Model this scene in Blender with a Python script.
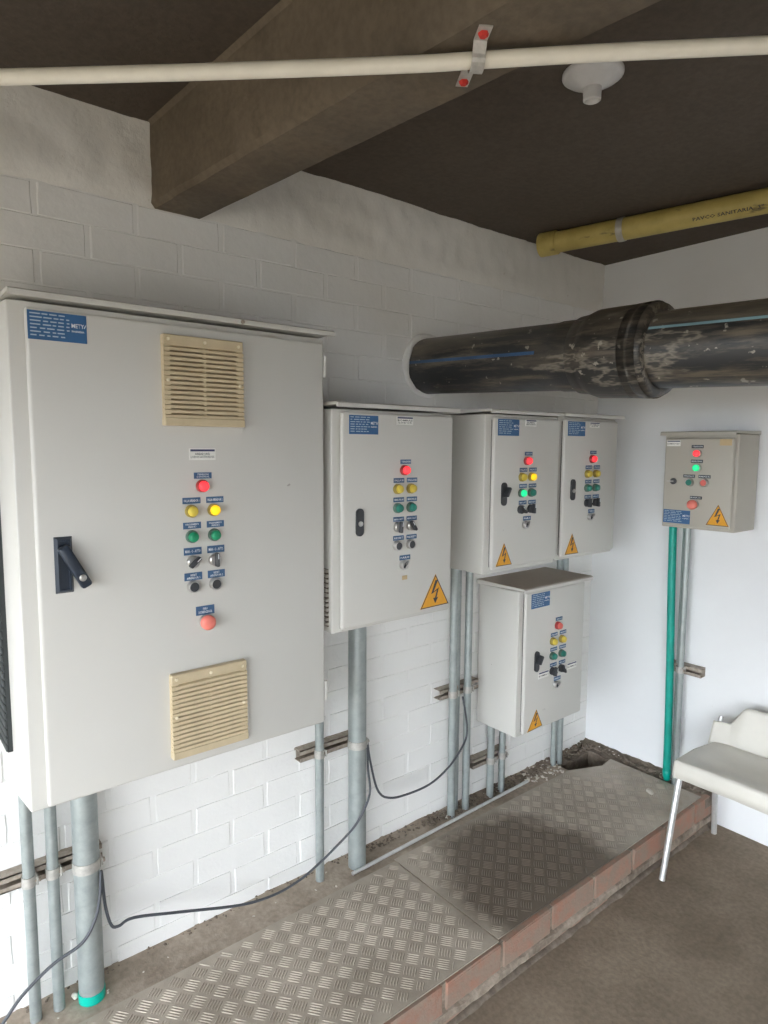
import bpy, bmesh, math, random
from math import sin, cos, pi, radians
from mathutils import Vector, Matrix, noise
random.seed(7)
for o in list(bpy.data.objects): bpy.data.objects.remove(o)
S = bpy.context.scene
COL = S.collection

# ------------------------------------------------------------------ camera
CAM = dict(f=653.4, yaw=.8897, pitch=.1002, roll=.0054, loc=(-2.8714, -1.8716, 1.6529))
cd = bpy.data.cameras.new('camera'); cam = bpy.data.objects.new('camera', cd); COL.objects.link(cam)
cd.sensor_fit = 'HORIZONTAL'; cd.sensor_width = 36.0; cd.lens = CAM['f'] / 768 * 36; cd.clip_start = .02
_y, _p, _r = CAM['yaw'], CAM['pitch'], CAM['roll']
fw = Vector((cos(_p)*cos(_y), cos(_p)*sin(_y), -sin(_p))); rt = Vector((sin(_y), -cos(_y), 0)); up = rt.cross(fw)
r2 = rt*cos(_r) + up*sin(_r); u2 = up*cos(_r) - rt*sin(_r)
M = Matrix((r2, u2, -fw)).transposed().to_4x4(); M.translation = Vector(CAM['loc']); cam.matrix_world = M
S.camera = cam

# ------------------------------------------------------------------ daylight and exposure
w = bpy.data.worlds.new('overcast_sky'); S.world = w; w.use_nodes = True
bg = w.node_tree.nodes['Background']; bg.inputs[0].default_value = (.865, .93, 1.0, 1); bg.inputs[1].default_value = 4.7
S.view_settings.view_transform = 'Standard'; S.view_settings.look = 'None'
S.view_settings.gamma = 1.0; S.view_settings.use_curve_mapping = False; S.view_settings.exposure = 1.15
try:
    S.cycles.max_bounces = 10; S.cycles.diffuse_bounces = 6; S.cycles.sample_clamp_indirect = 6
except Exception: pass

ZC, ZP = 2.526, .137          # ceiling, platform top

# ------------------------------------------------------------------ materials
MATS = {}
def nt(name):
    m = bpy.data.materials.new(name); m.use_nodes = True
    t = m.node_tree; b = t.nodes['Principled BSDF']; MATS[name] = m
    return m, t, b
def N(t, kind, **kw):
    n = t.nodes.new(kind)
    for k, v in kw.items(): setattr(n, k, v)
    return n
def coords(t, scale=(1, 1, 1), kind='Object'):
    tc = N(t, 'ShaderNodeTexCoord'); mp = N(t, 'ShaderNodeMapping'); mp.inputs['Scale'].default_value = scale
    t.links.new(tc.outputs[kind], mp.inputs[0]); return mp.outputs[0]
def noise_tex(t, vec, scale, detail=4, rough=.55):
    n = N(t, 'ShaderNodeTexNoise'); n.inputs['Scale'].default_value = scale
    n.inputs['Detail'].default_value = detail; n.inputs['Roughness'].default_value = rough
    t.links.new(vec, n.inputs['Vector']); return n.outputs['Fac']
def ramp(t, fac, stops):
    r = N(t, 'ShaderNodeValToRGB'); cr = r.color_ramp
    while len(cr.elements) < len(stops): cr.elements.new(.5)
    for e, (p, c) in zip(cr.elements, stops): e.position = p; e.color = (*c, 1)
    t.links.new(fac, r.inputs[0]); return r.outputs[0]
def mix(t, fac, a, b, mode='MIX'):
    m = N(t, 'ShaderNodeMix', data_type='RGBA', blend_type=mode)
    if isinstance(fac, (int, float)): m.inputs[0].default_value = fac
    else: t.links.new(fac, m.inputs[0])
    for i, s in ((6, a), (7, b)):
        if isinstance(s, tuple): m.inputs[i].default_value = (*s, 1)
        else: t.links.new(s, m.inputs[i])
    return m.outputs[2]
def bump(t, b, h, strength, dist=.01):
    n = N(t, 'ShaderNodeBump'); n.inputs['Strength'].default_value = strength; n.inputs['Distance'].default_value = dist
    t.links.new(h, n.inputs['Height']); t.links.new(n.outputs[0], b.inputs['Normal'])
def flat(name, col, rough=.5, metal=0, var=.06, scale=30, bmp=0, emit=0, spec=.5, coat=0):
    m, t, b = nt(name)
    b.inputs['Roughness'].default_value = rough; b.inputs['Metallic'].default_value = metal
    b.inputs['Specular IOR Level'].default_value = spec
    if coat: b.inputs['Coat Weight'].default_value = coat
    v = coords(t); n = noise_tex(t, v, scale)
    lo = tuple(max(0, c*(1-var)) for c in col); hi = tuple(min(1, c*(1+var)) for c in col)
    t.links.new(ramp(t, n, [(.3, lo), (.7, hi)]), b.inputs['Base Color'])
    if bmp: bump(t, b, noise_tex(t, v, scale*4), bmp, .002)
    if emit:
        b.inputs['Emission Color'].default_value = (*col, 1); b.inputs['Emission Strength'].default_value = emit
    return m
def wallpaint(name, col, dirt, bm=.35, sc=26):
    m, t, b = nt(name); v = coords(t, kind='Object')
    geo = N(t, 'ShaderNodeNewGeometry'); p = geo.outputs['Position']
    big = noise_tex(t, p, 2.2, 5); fine = noise_tex(t, p, sc, 6, .6)
    c = ramp(t, big, [(.35, tuple(x*.95 for x in col)), (.65, col)])
    sp = noise_tex(t, p, 45, 3, .5)
    c = mix(t, ramp(t, sp, [(.74, (0, 0, 0)), (.78, (1, 1, 1))]), c, dirt)
    t.links.new(c, b.inputs['Base Color']); b.inputs['Roughness'].default_value = .75
    bump(t, b, fine, bm, .006); return m
wallpaint('white_wall_paint', (.825, .815, .79), (.70, .67, .62))
wallpaint('plaster_paint', (.765, .74, .69), (.64, .60, .54), .8, 14)
wallpaint('smooth_wall_paint', (.84, .845, .85), (.76, .75, .73), .22, 9)
def concrete(name, lo, hi, stain, sc=3.0, rough=.85, bm=.4):
    m, t, b = nt(name); geo = N(t, 'ShaderNodeNewGeometry'); p = geo.outputs['Position']
    a = noise_tex(t, p, sc, 8, .62); f = noise_tex(t, p, 60, 4)
    c = ramp(t, a, [(.3, lo), (.62, hi)])
    s = noise_tex(t, p, sc*.55, 5, .6)
    c = mix(t, ramp(t, s, [(.48, (0, 0, 0)), (.66, (.8, .8, .8))]), c, stain)
    c = mix(t, .12, c, ramp(t, f, [(.35, (0, 0, 0)), (.65, (1, 1, 1))]), 'OVERLAY')
    t.links.new(c, b.inputs['Base Color']); b.inputs['Roughness'].default_value = rough
    bump(t, b, f, bm, .004); return m
concrete('floor_concrete', (.185, .142, .10), (.285, .225, .165), (.15, .112, .075))
concrete('ledge_concrete', (.27, .215, .165), (.42, .35, .28), (.22, .17, .125), 6)
concrete('ceiling_paint', (.066, .050, .037), (.086, .066, .049), (.074, .056, .041), 1.5, .8, .3)
concrete('beam_concrete', (.112, .086, .058), (.155, .120, .082), (.098, .076, .052), 4, .8, .4)
concrete('outdoor_ground', (.13, .105, .075), (.18, .15, .11), (.11, .10, .06), .6)
concrete('dirt', (.13, .10, .075), (.24, .195, .155), (.10, .075, .055), 18, .95, .9)
concrete('mortar', (.20, .16, .122), (.36, .295, .235), (.16, .122, .09), 22, .9, 1.0)
def brickmat():
    m, t, b = nt('red_brick'); geo = N(t, 'ShaderNodeNewGeometry'); p = geo.outputs['Position']
    oi = N(t, 'ShaderNodeObjectInfo')
    c1 = ramp(t, oi.outputs['Random'], [(0, (.30, .145, .10)), (1, (.42, .20, .135))])
    a = noise_tex(t, p, 14, 6, .65)
    c = mix(t, ramp(t, a, [(.34, (.1, .1, .1)), (.56, (.95, .95, .95))]), c1, (.29, .215, .165))
    t.links.new(c, b.inputs['Base Color']); b.inputs['Roughness'].default_value = .9
    bump(t, b, noise_tex(t, p, 70, 5), .5, .004)
brickmat()
def tread():
    m, t, b = nt('tread_metal'); geo = N(t, 'ShaderNodeNewGeometry'); p = geo.outputs['Position']
    a = noise_tex(t, p, 5, 7, .65)
    c = ramp(t, a, [(.3, (.33, .28, .225)), (.7, (.50, .435, .36))])
    # oily damp stain spread round one spot of the second plate
    mp = N(t, 'ShaderNodeMapping'); mp.inputs['Location'].default_value = (1.06*1.75, .52*1.5, 0); mp.inputs['Scale'].default_value = (1.75, 1.5, 0)
    t.links.new(p, mp.inputs[0])
    ln = N(t, 'ShaderNodeVectorMath', operation='LENGTH'); t.links.new(mp.outputs[0], ln.inputs[0])
    ad = N(t, 'ShaderNodeMath', operation='MULTIPLY_ADD'); t.links.new(noise_tex(t, p, 9, 4), ad.inputs[0]); ad.inputs[1].default_value = .35
    t.links.new(ln.outputs['Value'], ad.inputs[2])
    st = ramp(t, ad.outputs[0], [(.66, (.85, .85, .85)), (.84, (0, 0, 0))])
    c = mix(t, st, c, (.105, .077, .054))
    t.links.new(c, b.inputs['Base Color'])
    b.inputs['Metallic'].default_value = .22; b.inputs['Roughness'].default_value = .5
    bump(t, b, noise_tex(t, p, 120, 3), .15, .002)
tread()
def worn_metal(name, lo, hi, rough, metal=.6, sc=25):
    m, t, b = nt(name); v = coords(t); a = noise_tex(t, v, sc, 6, .65)
    t.links.new(ramp(t, a, [(.3, lo), (.7, hi)]), b.inputs['Base Color'])
    b.inputs['Metallic'].default_value = metal; b.inputs['Roughness'].default_value = rough
worn_metal('galvanised', (.30, .335, .33), (.42, .455, .445), .45, .5)
worn_metal('galvanised_fitting', (.42, .41, .38), (.60, .58, .54), .5, .5, 60)
worn_metal('strut_steel', (.26, .215, .17), (.50, .44, .375), .6, .3, 45)
worn_metal('aluminium_tube', (.60, .60, .59), (.74, .74, .73), .35, .6)
worn_metal('chrome', (.45, .44, .42), (.62, .60, .58), .3, .8, 80)
def cabpaint(name, col):
    m, t, b = nt(name); geo = N(t, 'ShaderNodeNewGeometry'); p = geo.outputs['Position']
    a = noise_tex(t, p, 3, 4)
    c = ramp(t, a, [(.3, tuple(x*.97 for x in col)), (.7, col)])
    s = noise_tex(t, p, 38, 2, .4)
    c = mix(t, ramp(t, s, [(.80, (0, 0, 0)), (.83, (.6, .6, .6))]), c, (.25, .22, .19))
    t.links.new(c, b.inputs['Base Color']); b.inputs['Roughness'].default_value = .42
    bump(t, b, noise_tex(t, p, 260, 2), .06, .001)
cabpaint('cabinet_paint', (.62, .605, .565))
cabpaint('box_paint', (.46, .432, .372))
def dustylid():
    m, t, b = nt('dusty_cabinet_top'); geo = N(t, 'ShaderNodeNewGeometry')
    sx = N(t, 'ShaderNodeSeparateXYZ'); t.links.new(geo.outputs['Normal'], sx.inputs[0])
    c = mix(t, ramp(t, sx.outputs['Z'], [(.75, (0, 0, 0)), (.97, (1, 1, 1))]), (.62, .605, .565), (.46, .395, .33))
    t.links.new(c, b.inputs['Base Color']); b.inputs['Roughness'].default_value = .6
dustylid()
flat('beige_plastic', (.56, .46, .30), .55, var=.06)
flat('beige_light', (.80, .72, .55), .5)
flat('vent_dark', (.10, .075, .05), .9)
flat('dark_slats', (.035, .04, .04), .7)
flat('black_plastic', (.035, .037, .042), .4)
flat('handle_navy', (.022, .032, .05), .35)
flat('gasket', (.10, .10, .095), .8)
flat('blue_plate', (.035, .12, .27), .45, var=.1)
flat('blue_label', (.045, .11, .22), .5)
flat('dark_label', (.05, .06, .075), .5)
flat('navy_strip', (.045, .05, .13), .5)
flat('print_white', (.80, .82, .84), .6)
flat('print_pale', (.42, .52, .62), .6)
flat('print_black', (.05, .05, .055), .6)
flat('sign_white', (.80, .79, .75), .55)
flat('sign_orange', (.78, .36, .02), .5)
flat('tape_beige', (.55, .42, .24), .7)
flat('red_plastic', (.72, .16, .13), .45)
flat('red_mushroom', (.86, .23, .18), .45)
flat('green_plastic', (.01, .26, .12), .35)
flat('teal_plastic', (.02, .20, .15), .35)
flat('yellow_plastic', (.72, .56, .08), .35)
flat('amber_bezel', (.34, .26, .06), .4)
flat('lamp_red', (.85, .035, .045), .4, emit=.62, var=.02)
flat('lamp_yellow', (.90, .52, .01), .4, emit=.45, var=.02)
flat('lamp_green', (.01, .56, .20), .4, emit=.62, var=.02)
flat('green_bezel', (.09, .15, .12), .4)
flat('red_bezel', (.40, .05, .05), .4)
flat('pvc_white', (.78, .74, .64), .4, var=.04)
flat('pvc_porcelain', (.62, .61, .60), .4)
flat('chair_plastic', (.69, .66, .59), .42, var=.05, scale=9)
flat('green_hose', (.0, .33, .26), .4, var=.18, scale=12)
flat('green_tape', (.0, .42, .32), .4)
flat('cable_black', (.06, .065, .075), .5)
flat('pebble_white', (.62, .57, .50), .8)
flat('red_bolt', (.55, .03, .02), .5)
def yellowpvc():
    m, t, b = nt('pvc_yellow'); v = coords(t, (1, 1, 1)); a = noise_tex(t, v, 9, 6, .6)
    c = ramp(t, a, [(.3, (.40, .31, .085)), (.6, (.52, .41, .13))])
    s = noise_tex(t, coords(t, (14, 14, 4)), 3, 4)
    c = mix(t, ramp(t, s, [(.62, (0, 0, 0)), (.72, (.8, .8, .8))]), c, (.10, .08, .045))
    t.links.new(c, b.inputs['Base Color']); b.inputs['Roughness'].default_value = .5
yellowpvc()
def blackpipe(name, base, dust, lo, hi):
    m, t, b = nt(name); v = coords(t, (1, 1, .22)); a = noise_tex(t, v, 9, 8, .68)
    geo = N(t, 'ShaderNodeNewGeometry'); sx = N(t, 'ShaderNodeSeparateXYZ'); t.links.new(geo.outputs['Normal'], sx.inputs[0])
    ma = N(t, 'ShaderNodeMath', operation='MULTIPLY_ADD'); t.links.new(sx.outputs['Z'], ma.inputs[0]); ma.inputs[1].default_value = .16
    t.links.new(a, ma.inputs[2])
    c = ramp(t, ma.outputs[0], [(lo, base), (hi, dust)])
    g = noise_tex(t, coords(t, (1, 1, .12)), 26, 6, .7)
    c = mix(t, ramp(t, g, [(.50, (0, 0, 0)), (.66, (.75, .75, .75))]), c, tuple(x*.85 for x in dust))
    k = noise_tex(t, coords(t, (1, 1, .3)), 7, 5, .7)
    c = mix(t, ramp(t, k, [(.56, (0, 0, 0)), (.60, (.7, .7, .7)), (.63, (0, 0, 0))]), c, (.26, .23, .185))
    s = noise_tex(t, coords(t), 34, 3, .5)
    c = mix(t, ramp(t, s, [(.665, (0, 0, 0)), (.70, (.8, .8, .8))]), c, (.36, .335, .28))
    t.links.new(c, b.inputs['Base Color']); b.inputs['Roughness'].default_value = .38
blackpipe('pe_black', (.022, .023, .025), (.20, .165, .12), .47, .84)
blackpipe('rubber_black', (.018, .017, .016), (.17, .14, .105), .47, .86)
flat('pipe_stripe', (.035, .085, .18), .4, var=.3, scale=8)
flat('pipe_stripe_pale', (.22, .36, .40), .4, var=.2, scale=8)

# ------------------------------------------------------------------ mesh helpers
def tag(o, label=None, cat=None, group=None, kind=None):
    if label: o['label'] = label
    if cat: o['category'] = cat
    if group: o['group'] = group
    if kind: o['kind'] = kind
    return o
def link(name, me, mat, parent=None):
    o = bpy.data.objects.new(name, me); COL.objects.link(o)
    if mat and not me.materials: me.materials.append(MATS[mat])
    if parent: o.parent = parent
    return o
def obj(name, bm, mat, parent=None, smooth=False, angle=None):
    me = bpy.data.meshes.new(name); bmesh.ops.recalc_face_normals(bm, faces=bm.faces[:])
    if smooth or angle:
        for f in bm.faces: f.smooth = True
        if angle:
            for e in bm.edges:
                if len(e.link_faces) == 2 and e.calc_face_angle(0) > angle: e.smooth = False
    bm.to_mesh(me); bm.free()
    return link(name, me, mat, parent)
def empty(name, loc=(0, 0, 0), rz=0):
    o = bpy.data.objects.new(name, None); COL.objects.link(o); o.location = loc; o.rotation_euler = (0, 0, rz)
    o.empty_display_size = .05
    return o
def box(bm, x0, x1, y0, y1, z0, z1, bev=0, seg=1):
    r = bmesh.ops.create_cube(bm, size=1)
    for v in r['verts']:
        v.co = Vector((x0+(v.co.x+.5)*(x1-x0), y0+(v.co.y+.5)*(y1-y0), z0+(v.co.z+.5)*(z1-z0)))
    if bev:
        es = list({e for v in r['verts'] for e in v.link_edges})
        bmesh.ops.bevel(bm, geom=es, offset=bev, segments=seg, affect='EDGES', profile=.5)
def BX(*a, **k):
    bm = bmesh.new(); box(bm, *a, **k); return bm
def frame(d):
    d = Vector(d).normalized(); a = Vector((0, 0, 1)) if abs(d.z) < .9 else Vector((1, 0, 0))
    u = d.cross(a).normalized(); return d, u, d.cross(u).normalized()
def lathe(bm, base, axis, prof, seg=24, cap=True):
    """prof: list of (radius, height along axis)"""
    d, u, v = frame(axis); base = Vector(base); rings = []
    for r, h in prof:
        if r < 1e-6: rings.append([bm.verts.new(base+d*h)])
        else: rings.append([bm.verts.new(base+d*h+(u*cos(2*pi*i/seg)+v*sin(2*pi*i/seg))*r) for i in range(seg)])
    for a, b in zip(rings, rings[1:]):
        for i in range(seg):
            j = (i+1) % seg
            q = [a[i % len(a)], a[j % len(a)], b[j % len(b)], b[i % len(b)]]
            q = list(dict.fromkeys(q))
            if len(q) > 2: bm.faces.new(q)
    if cap:
        for r in (rings[0], rings[-1]):
            if len(r) > 2: bm.faces.new(r)
    return bm
def LT(base, axis, prof, seg=24): return lathe(bmesh.new(), base, axis, prof, seg)
def cyl(bm, p0, p1, r, seg=20):
    p0, p1 = Vector(p0), Vector(p1); return lathe(bm, p0, p1-p0, [(r, 0), (r, (p1-p0).length)], seg)
def smooth_path(pts, n=8):
    P = [Vector(p) for p in pts]; out = []
    for i in range(len(P)-1):
        a, b, c, d = P[max(i-1, 0)], P[i], P[i+1], P[min(i+2, len(P)-1)]
        for k in range(n):
            t = k/n
            out.append(.5*((2*b)+(c-a)*t+(2*a-5*b+4*c-d)*t*t+(3*b-a-3*c+d)*t**3))
    out.append(P[-1]); return out
def tube(bm, pts, r, seg=10):
    rings = []; n = len(pts); pu = None
    for i, p in enumerate(pts):
        d = (pts[min(i+1, n-1)]-pts[max(i-1, 0)]).normalized()
        if pu is None: _, u, _ = frame(d)
        else: u = (pu-d*pu.dot(d)).normalized()
        pu = u; v = d.cross(u)
        rr = r[i] if isinstance(r, list) else r
        rings.append([bm.verts.new(p+(u*cos(2*pi*k/seg)+v*sin(2*pi*k/seg))*rr) for k in range(seg)])
    for a, b in zip(rings, rings[1:]):
        for k in range(seg): bm.faces.new((a[k], a[(k+1) % seg], b[(k+1) % seg], b[k]))
    bm.faces.new(rings[0]); bm.faces.new(rings[-1]); return bm
def prism(bm, poly, y0, y1):
    """poly: (x,z) outline extruded between two y planes"""
    a = [bm.verts.new((x, y0, z)) for x, z in poly]; b = [bm.verts.new((x, y1, z)) for x, z in poly]
    n = len(poly); bm.faces.new(a); bm.faces.new(b)
    for i in range(n): bm.faces.new((a[i], a[(i+1) % n], b[(i+1) % n], b[i]))
    return bm
_T = {}
def text_mesh(s, mat):
    if (s, mat) in _T: return _T[(s, mat)]
    c = bpy.data.curves.new('lettering', 'FONT'); c.body = s; c.align_x = 'CENTER'; c.align_y = 'CENTER'
    c.resolution_u = 1; c.offset = .015; c.size = 1; c.space_line = .95
    o = bpy.data.objects.new('tmp_text', c); COL.objects.link(o)
    me = bpy.data.meshes.new_from_object(o.evaluated_get(bpy.context.evaluated_depsgraph_get()))
    bpy.data.objects.remove(o); bpy.data.curves.remove(c)
    me.name = 'lettering'; me.materials.clear(); me.materials.append(MATS[mat])
    xs = [v.co.x for v in me.vertices]; ys = [v.co.y for v in me.vertices]
    cx, cy = (min(xs)+max(xs))/2, (min(ys)+max(ys))/2
    for v in me.vertices: v.co = (v.co.x-cx, 0, v.co.y-cy)
    _T[(s, mat)] = (me, max(xs)-min(xs), max(ys)-min(ys)); return _T[(s, mat)]
def lettering(s, x, y, z, wd, ht, mat, parent):
    """flat print fitted into wd x ht on a plane facing local -Y"""
    me, tw, th = text_mesh(s, mat)
    o = link('lettering', me, None, parent); o.location = (x, y, z); o.scale = (wd/tw, 1, ht/th); return o

# ------------------------------------------------------------------ room shell
XL, YF = -4.4, -4.4           # open sides of the shed
flo = tag(obj('floor', BX(XL, .15, YF-.15, .15, -.15, 0), 'floor_concrete'), 'brown stained bare concrete floor', kind='structure')
tag(obj('outdoor_ground', BX(-40, 40, -40, 40, -.4, -.16), 'outdoor_ground'), 'pale ground outside the open sides of the shed', kind='structure')
tag(obj('ceiling', BX(XL, .15, YF, .15, ZC, ZC+.15), 'ceiling_paint'), 'dark brown ceiling slab', kind='structure')
wl = tag(obj('wall_left', BX(XL, 0, 0, .15, 0, ZC), 'white_wall_paint'), 'white painted brick wall that carries the cabinets', kind='structure')
wr = tag(obj('wall_right', BX(0, .15, YF, .15, 0, ZC), 'smooth_wall_paint'), 'smooth white painted end wall with black pipe before it', kind='structure')
tag(obj('added_lintel_left', BX(XL-.25, XL, YF-.25, .15, 1.95, ZC+.15), 'beam_concrete'), 'unseen lintel over the open side behind the camera, added to shade the upper walls', kind='structure')  # added out of view so the upper walls get less sky light
tag(obj('added_lintel_front', BX(XL, .15, YF-.25, YF, 1.88, ZC+.15), 'beam_concrete'), 'unseen lintel over the open side facing the cabinets, added to shade the upper walls', kind='structure')  # second unseen lintel, added to dim the upper walls likewise
tag(obj('added_wall_front', BX(-3.4, .15, YF-.15, YF, 0, 1.88), 'smooth_wall_paint'), 'unseen white wall behind the camera, added to cut the light on the cabinet fronts', kind='structure')  # added out of view to narrow the opening and dim the cabinet fronts
# painted bricks of the left wall, running bond, joints partly filled with paint
BP, BH = .25, .0848
ZTOP = 2.305
def brick_mesh(seed):
    rnd = random.Random(seed); bm = bmesh.new(); nx, nz = 4, 2; D = .0026
    L, H = BP-.012, BH-.0015; bev = .004
    V = {}
    for i in range(nx+1):
        for k in range(nz+1):
            x = -L/2+bev+(L-2*bev)*i/nx; z = -H/2+bev*.6+(H-1.2*bev)*k/nz
            V[i, k] = bm.verts.new((x+rnd.uniform(-.0015, .0015), -D+rnd.uniform(-.0004, .0004), z+rnd.uniform(-.001, .001)))
    for i in range(nx):
        for k in range(nz): bm.faces.new((V[i, k], V[i+1, k], V[i+1, k+1], V[i, k+1]))
    ring = [(i, 0) for i in range(nx+1)]+[(nx, k) for k in range(1, nz+1)]+[(i, nz) for i in range(nx-1, -1, -1)]+[(0, k) for k in range(nz-1, 0, -1)]
    out = []
    for i, k in ring:
        out.append(bm.verts.new((-L/2+L*i/nx+rnd.uniform(-.002, .002), .001, -H/2+H*k/nz+rnd.uniform(-.001, .001))))
    n = len(ring)
    for q in range(n): bm.faces.new((V[ring[q]], V[ring[(q+1) % n]], out[(q+1) % n], out[q]))
    me = bpy.data.meshes.new('brick'); bmesh.ops.recalc_face_normals(bm, faces=bm.faces[:])
    bm.to_mesh(me); bm.free(); me.materials.append(MATS['white_wall_paint']); return me
BM_ = [brick_mesh(i) for i in range(6)]
far = bmesh.new(); k0 = -5
for c in range(-5, 22):
    zc = .57+c*BH
    z0, z1 = max(zc-BH/2, .125), min(zc+BH/2, ZTOP)
    if z1-z0 < .02: continue
    off = -2.235 if c % 2 == 0 else -2.111
    for j in range(-12, 12):
        x0, x1 = max(off+j*BP, XL+.02), min(off+(j+1)*BP, 0)
        if x1-x0 < .03: continue
        me = random.choice(BM_)
        pos = Vector(((x0+x1)/2+random.uniform(-.002, .002), 0, (z0+z1)/2+random.uniform(-.0015, .0015)))
        sc = Vector(((x1-x0)/BP, random.uniform(.7, 1.25), (z1-z0)/BH))
        if pos.x > -2.74:
            o = link('brick', me, None, wl); o.location = pos; o.scale = sc; o.rotation_euler = (0, random.uniform(-.006, .006), 0)
        else:
            vs = [far.verts.new(Vector((v.co.x*sc.x, v.co.y*sc.y, v.co.z*sc.z))+pos) for v in me.vertices]
            for p in me.polygons: far.faces.new([vs[i] for i in p.vertices])
o = obj('brick_field', far, 'white_wall_paint', wl); o['kind'] = 'stuff'
# rough plaster band along the top of the left wall
bm = bmesh.new(); nx, nz = 260, 14; G = {}
for i in range(nx+1):
    for k in range(nz+1):
        x = -3.6+3.6*i/nx; z = 2.29+(ZC-2.29)*k/nz
        n1 = noise.fractal(Vector((x*3, z*3, 2)), 1, 2, 4); n2 = noise.fractal(Vector((x*14, z*14, 7)), 1, 2, 3)
        edge = min(1, k/3)
        zz = z+(0 if k else noise.noise(Vector((x*5, 0, 3)))*.02)
        G[i, k] = bm.verts.new((x, .004-edge*(.013+n1*.008+n2*.006), zz))
for i in range(nx):
    for k in range(nz): bm.faces.new((G[i, k], G[i+1, k], G[i+1, k+1], G[i, k+1]))
obj('plaster_band', bm, 'plaster_paint', wl, smooth=True)['label'] = 'lumpy painted plaster band under the ceiling'
# concrete beam, a little askew
def bxt(y): return -2.192-y*.055
def bxl(y): return -2.192-y*.085
def bxr(y): return -2.040-y*.105
bm = bmesh.new(); nY = 120; rows = []
for i in range(nY+1):
    y = .05+(YF-.05)*i/nY; j = lambda s: noise.fractal(Vector((y*9, s, 0)), 1, 2, 3)*.006
    rows.append([bm.verts.new(p) for p in ((bxt(y), y, ZC+.01), ((bxl(y)+bxt(y))/2+j(3)*.3, y, 2.42), (bxl(y)+j(1)*.7, y, 2.318), (bxl(y)+.012+j(1), y, 2.306),
        (bxr(y)-.01, y, 2.306+j(5)*.2), (bxr(y)+j(2), y, 2.314), (bxr(y)+j(4)*.5, y, ZC+.01))])
for a, b in zip(rows, rows[1:]):
    for k in range(6): bm.faces.new((a[k], a[k+1], b[k+1], b[k]))
bm.faces.new(rows[0]); bm.faces.new(rows[-1])
tag(obj('ceiling_beam', bm, 'beam_concrete', angle=radians(40)), 'brown raw concrete beam crossing under the ceiling', kind='structure')
# fillet of old mortar where beam meets ceiling
tag(obj('trim_1', prism(bmesh.new(), [(0, 0), (-.008, 0), (0, -.012)], 0, -4.0), 'beam_concrete'), 'rounded fillet between beam and ceiling', kind='structure')
t1 = bpy.data.objects['trim_1']; t1.location = (-2.191, -.02, ZC); t1.rotation_euler = (0, 0, math.atan(.055))

# ------------------------------------------------------------------ platform: ledge, kerb bricks, dirt
def strip(name, x0, x1, y0, y1, z, nx, ny, amp, mat, sc=8, label=None, zb=-.02, edgefall=None):
    bm = bmesh.new(); G = {}
    for i in range(nx+1):
        for k in range(ny+1):
            x = x0+(x1-x0)*i/nx; y = y0+(y1-y0)*k/ny
            h = z+noise.fractal(Vector((x*sc, y*sc, 5)), 1, 2, 4)*amp
            if edgefall: h += edgefall(x, y)
            G[i, k] = bm.verts.new((x, y, h))
    for i in range(nx):
        for k in range(ny): bm.faces.new((G[i, k], G[i+1, k], G[i+1, k+1], G[i, k+1]))
    ring = [(i, 0) for i in range(nx+1)]+[(nx, k) for k in range(1, ny+1)]+[(i, ny) for i in range(nx-1, -1, -1)]+[(0, k) for k in range(ny-1, 0, -1)]
    low = [bm.verts.new((G[q].co.x, G[q].co.y, zb)) for q in ring]
    n = len(ring)
    for q in range(n): bm.faces.new((G[ring[q]], G[ring[(q+1) % n]], low[(q+1) % n], low[q]))
    o = obj(name, bm, mat, angle=radians(50))
    if label: tag(o, label, kind='structure')
    return o
strip('platform_ledge', -4.2, -.33, -.165, 0, ZP-.004, 170, 8, .0035, 'ledge_concrete', 9, 'dusty concrete ledge between the wall and the tread plates',
      edgefall=lambda x, y: .012*max(0, 1+y/.03)*(.6+.4*noise.noise(Vector((x*9, 1, 1)))))
strip('platform_end_ledge', -.085, 0, -.66, 0, ZP-.006, 8, 60, .007, 'dirt', 16, 'dirty ledge at the end of the platform by the end wall',
      edgefall=lambda x, y: .022*max(0, 1+x/.05))
strip('trench_rim', -.33, -.085, -.075, 0, ZP-.012, 24, 8, .010, 'dirt', 18, 'crumbled rim of the open trench corner')
kerb = tag(obj('platform_kerb', BX(-4.2, 0, -.652, -.56, 0, ZP-.003), 'mortar'), 'mortar core of the low brick kerb', kind='structure')
def kbrick(seed, H):
    rnd = random.Random(seed); bm = BX(-.1165, .1165, -.055, .0, -H/2, H/2, bev=.004)
    for v in bm.verts: v.co += Vector((rnd.uniform(-.002, .002), rnd.uniform(-.003, .003), rnd.uniform(-.0015, .0015)))
    me = bpy.data.meshes.new('brick'); bmesh.ops.recalc_face_normals(bm, faces=bm.faces[:]); bm.to_mesh(me); bm.free(); me.materials.append(MATS['red_brick']); return me
K1 = [kbrick(i, .084) for i in range(4)]; K2 = [kbrick(i+9, .04) for i in range(3)]
for j in range(17):
    x0, x1 = max(-4.19, -.172-.2475*(j)), min(-.172-.2475*(j-1), -.002)
    o = link('brick', K1[j % 4], None, kerb); o.location = ((x0+x1)/2, -.604+random.uniform(-.003, .002), .0925); o.scale = ((x1-x0)/.2475, 1, 1)
for j in range(16):
    if j in (2, 5, 9): continue
    o = link('brick', K2[j % 3], None, kerb); o.location = (-.20-.2475*j, -.600, .021)
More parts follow.
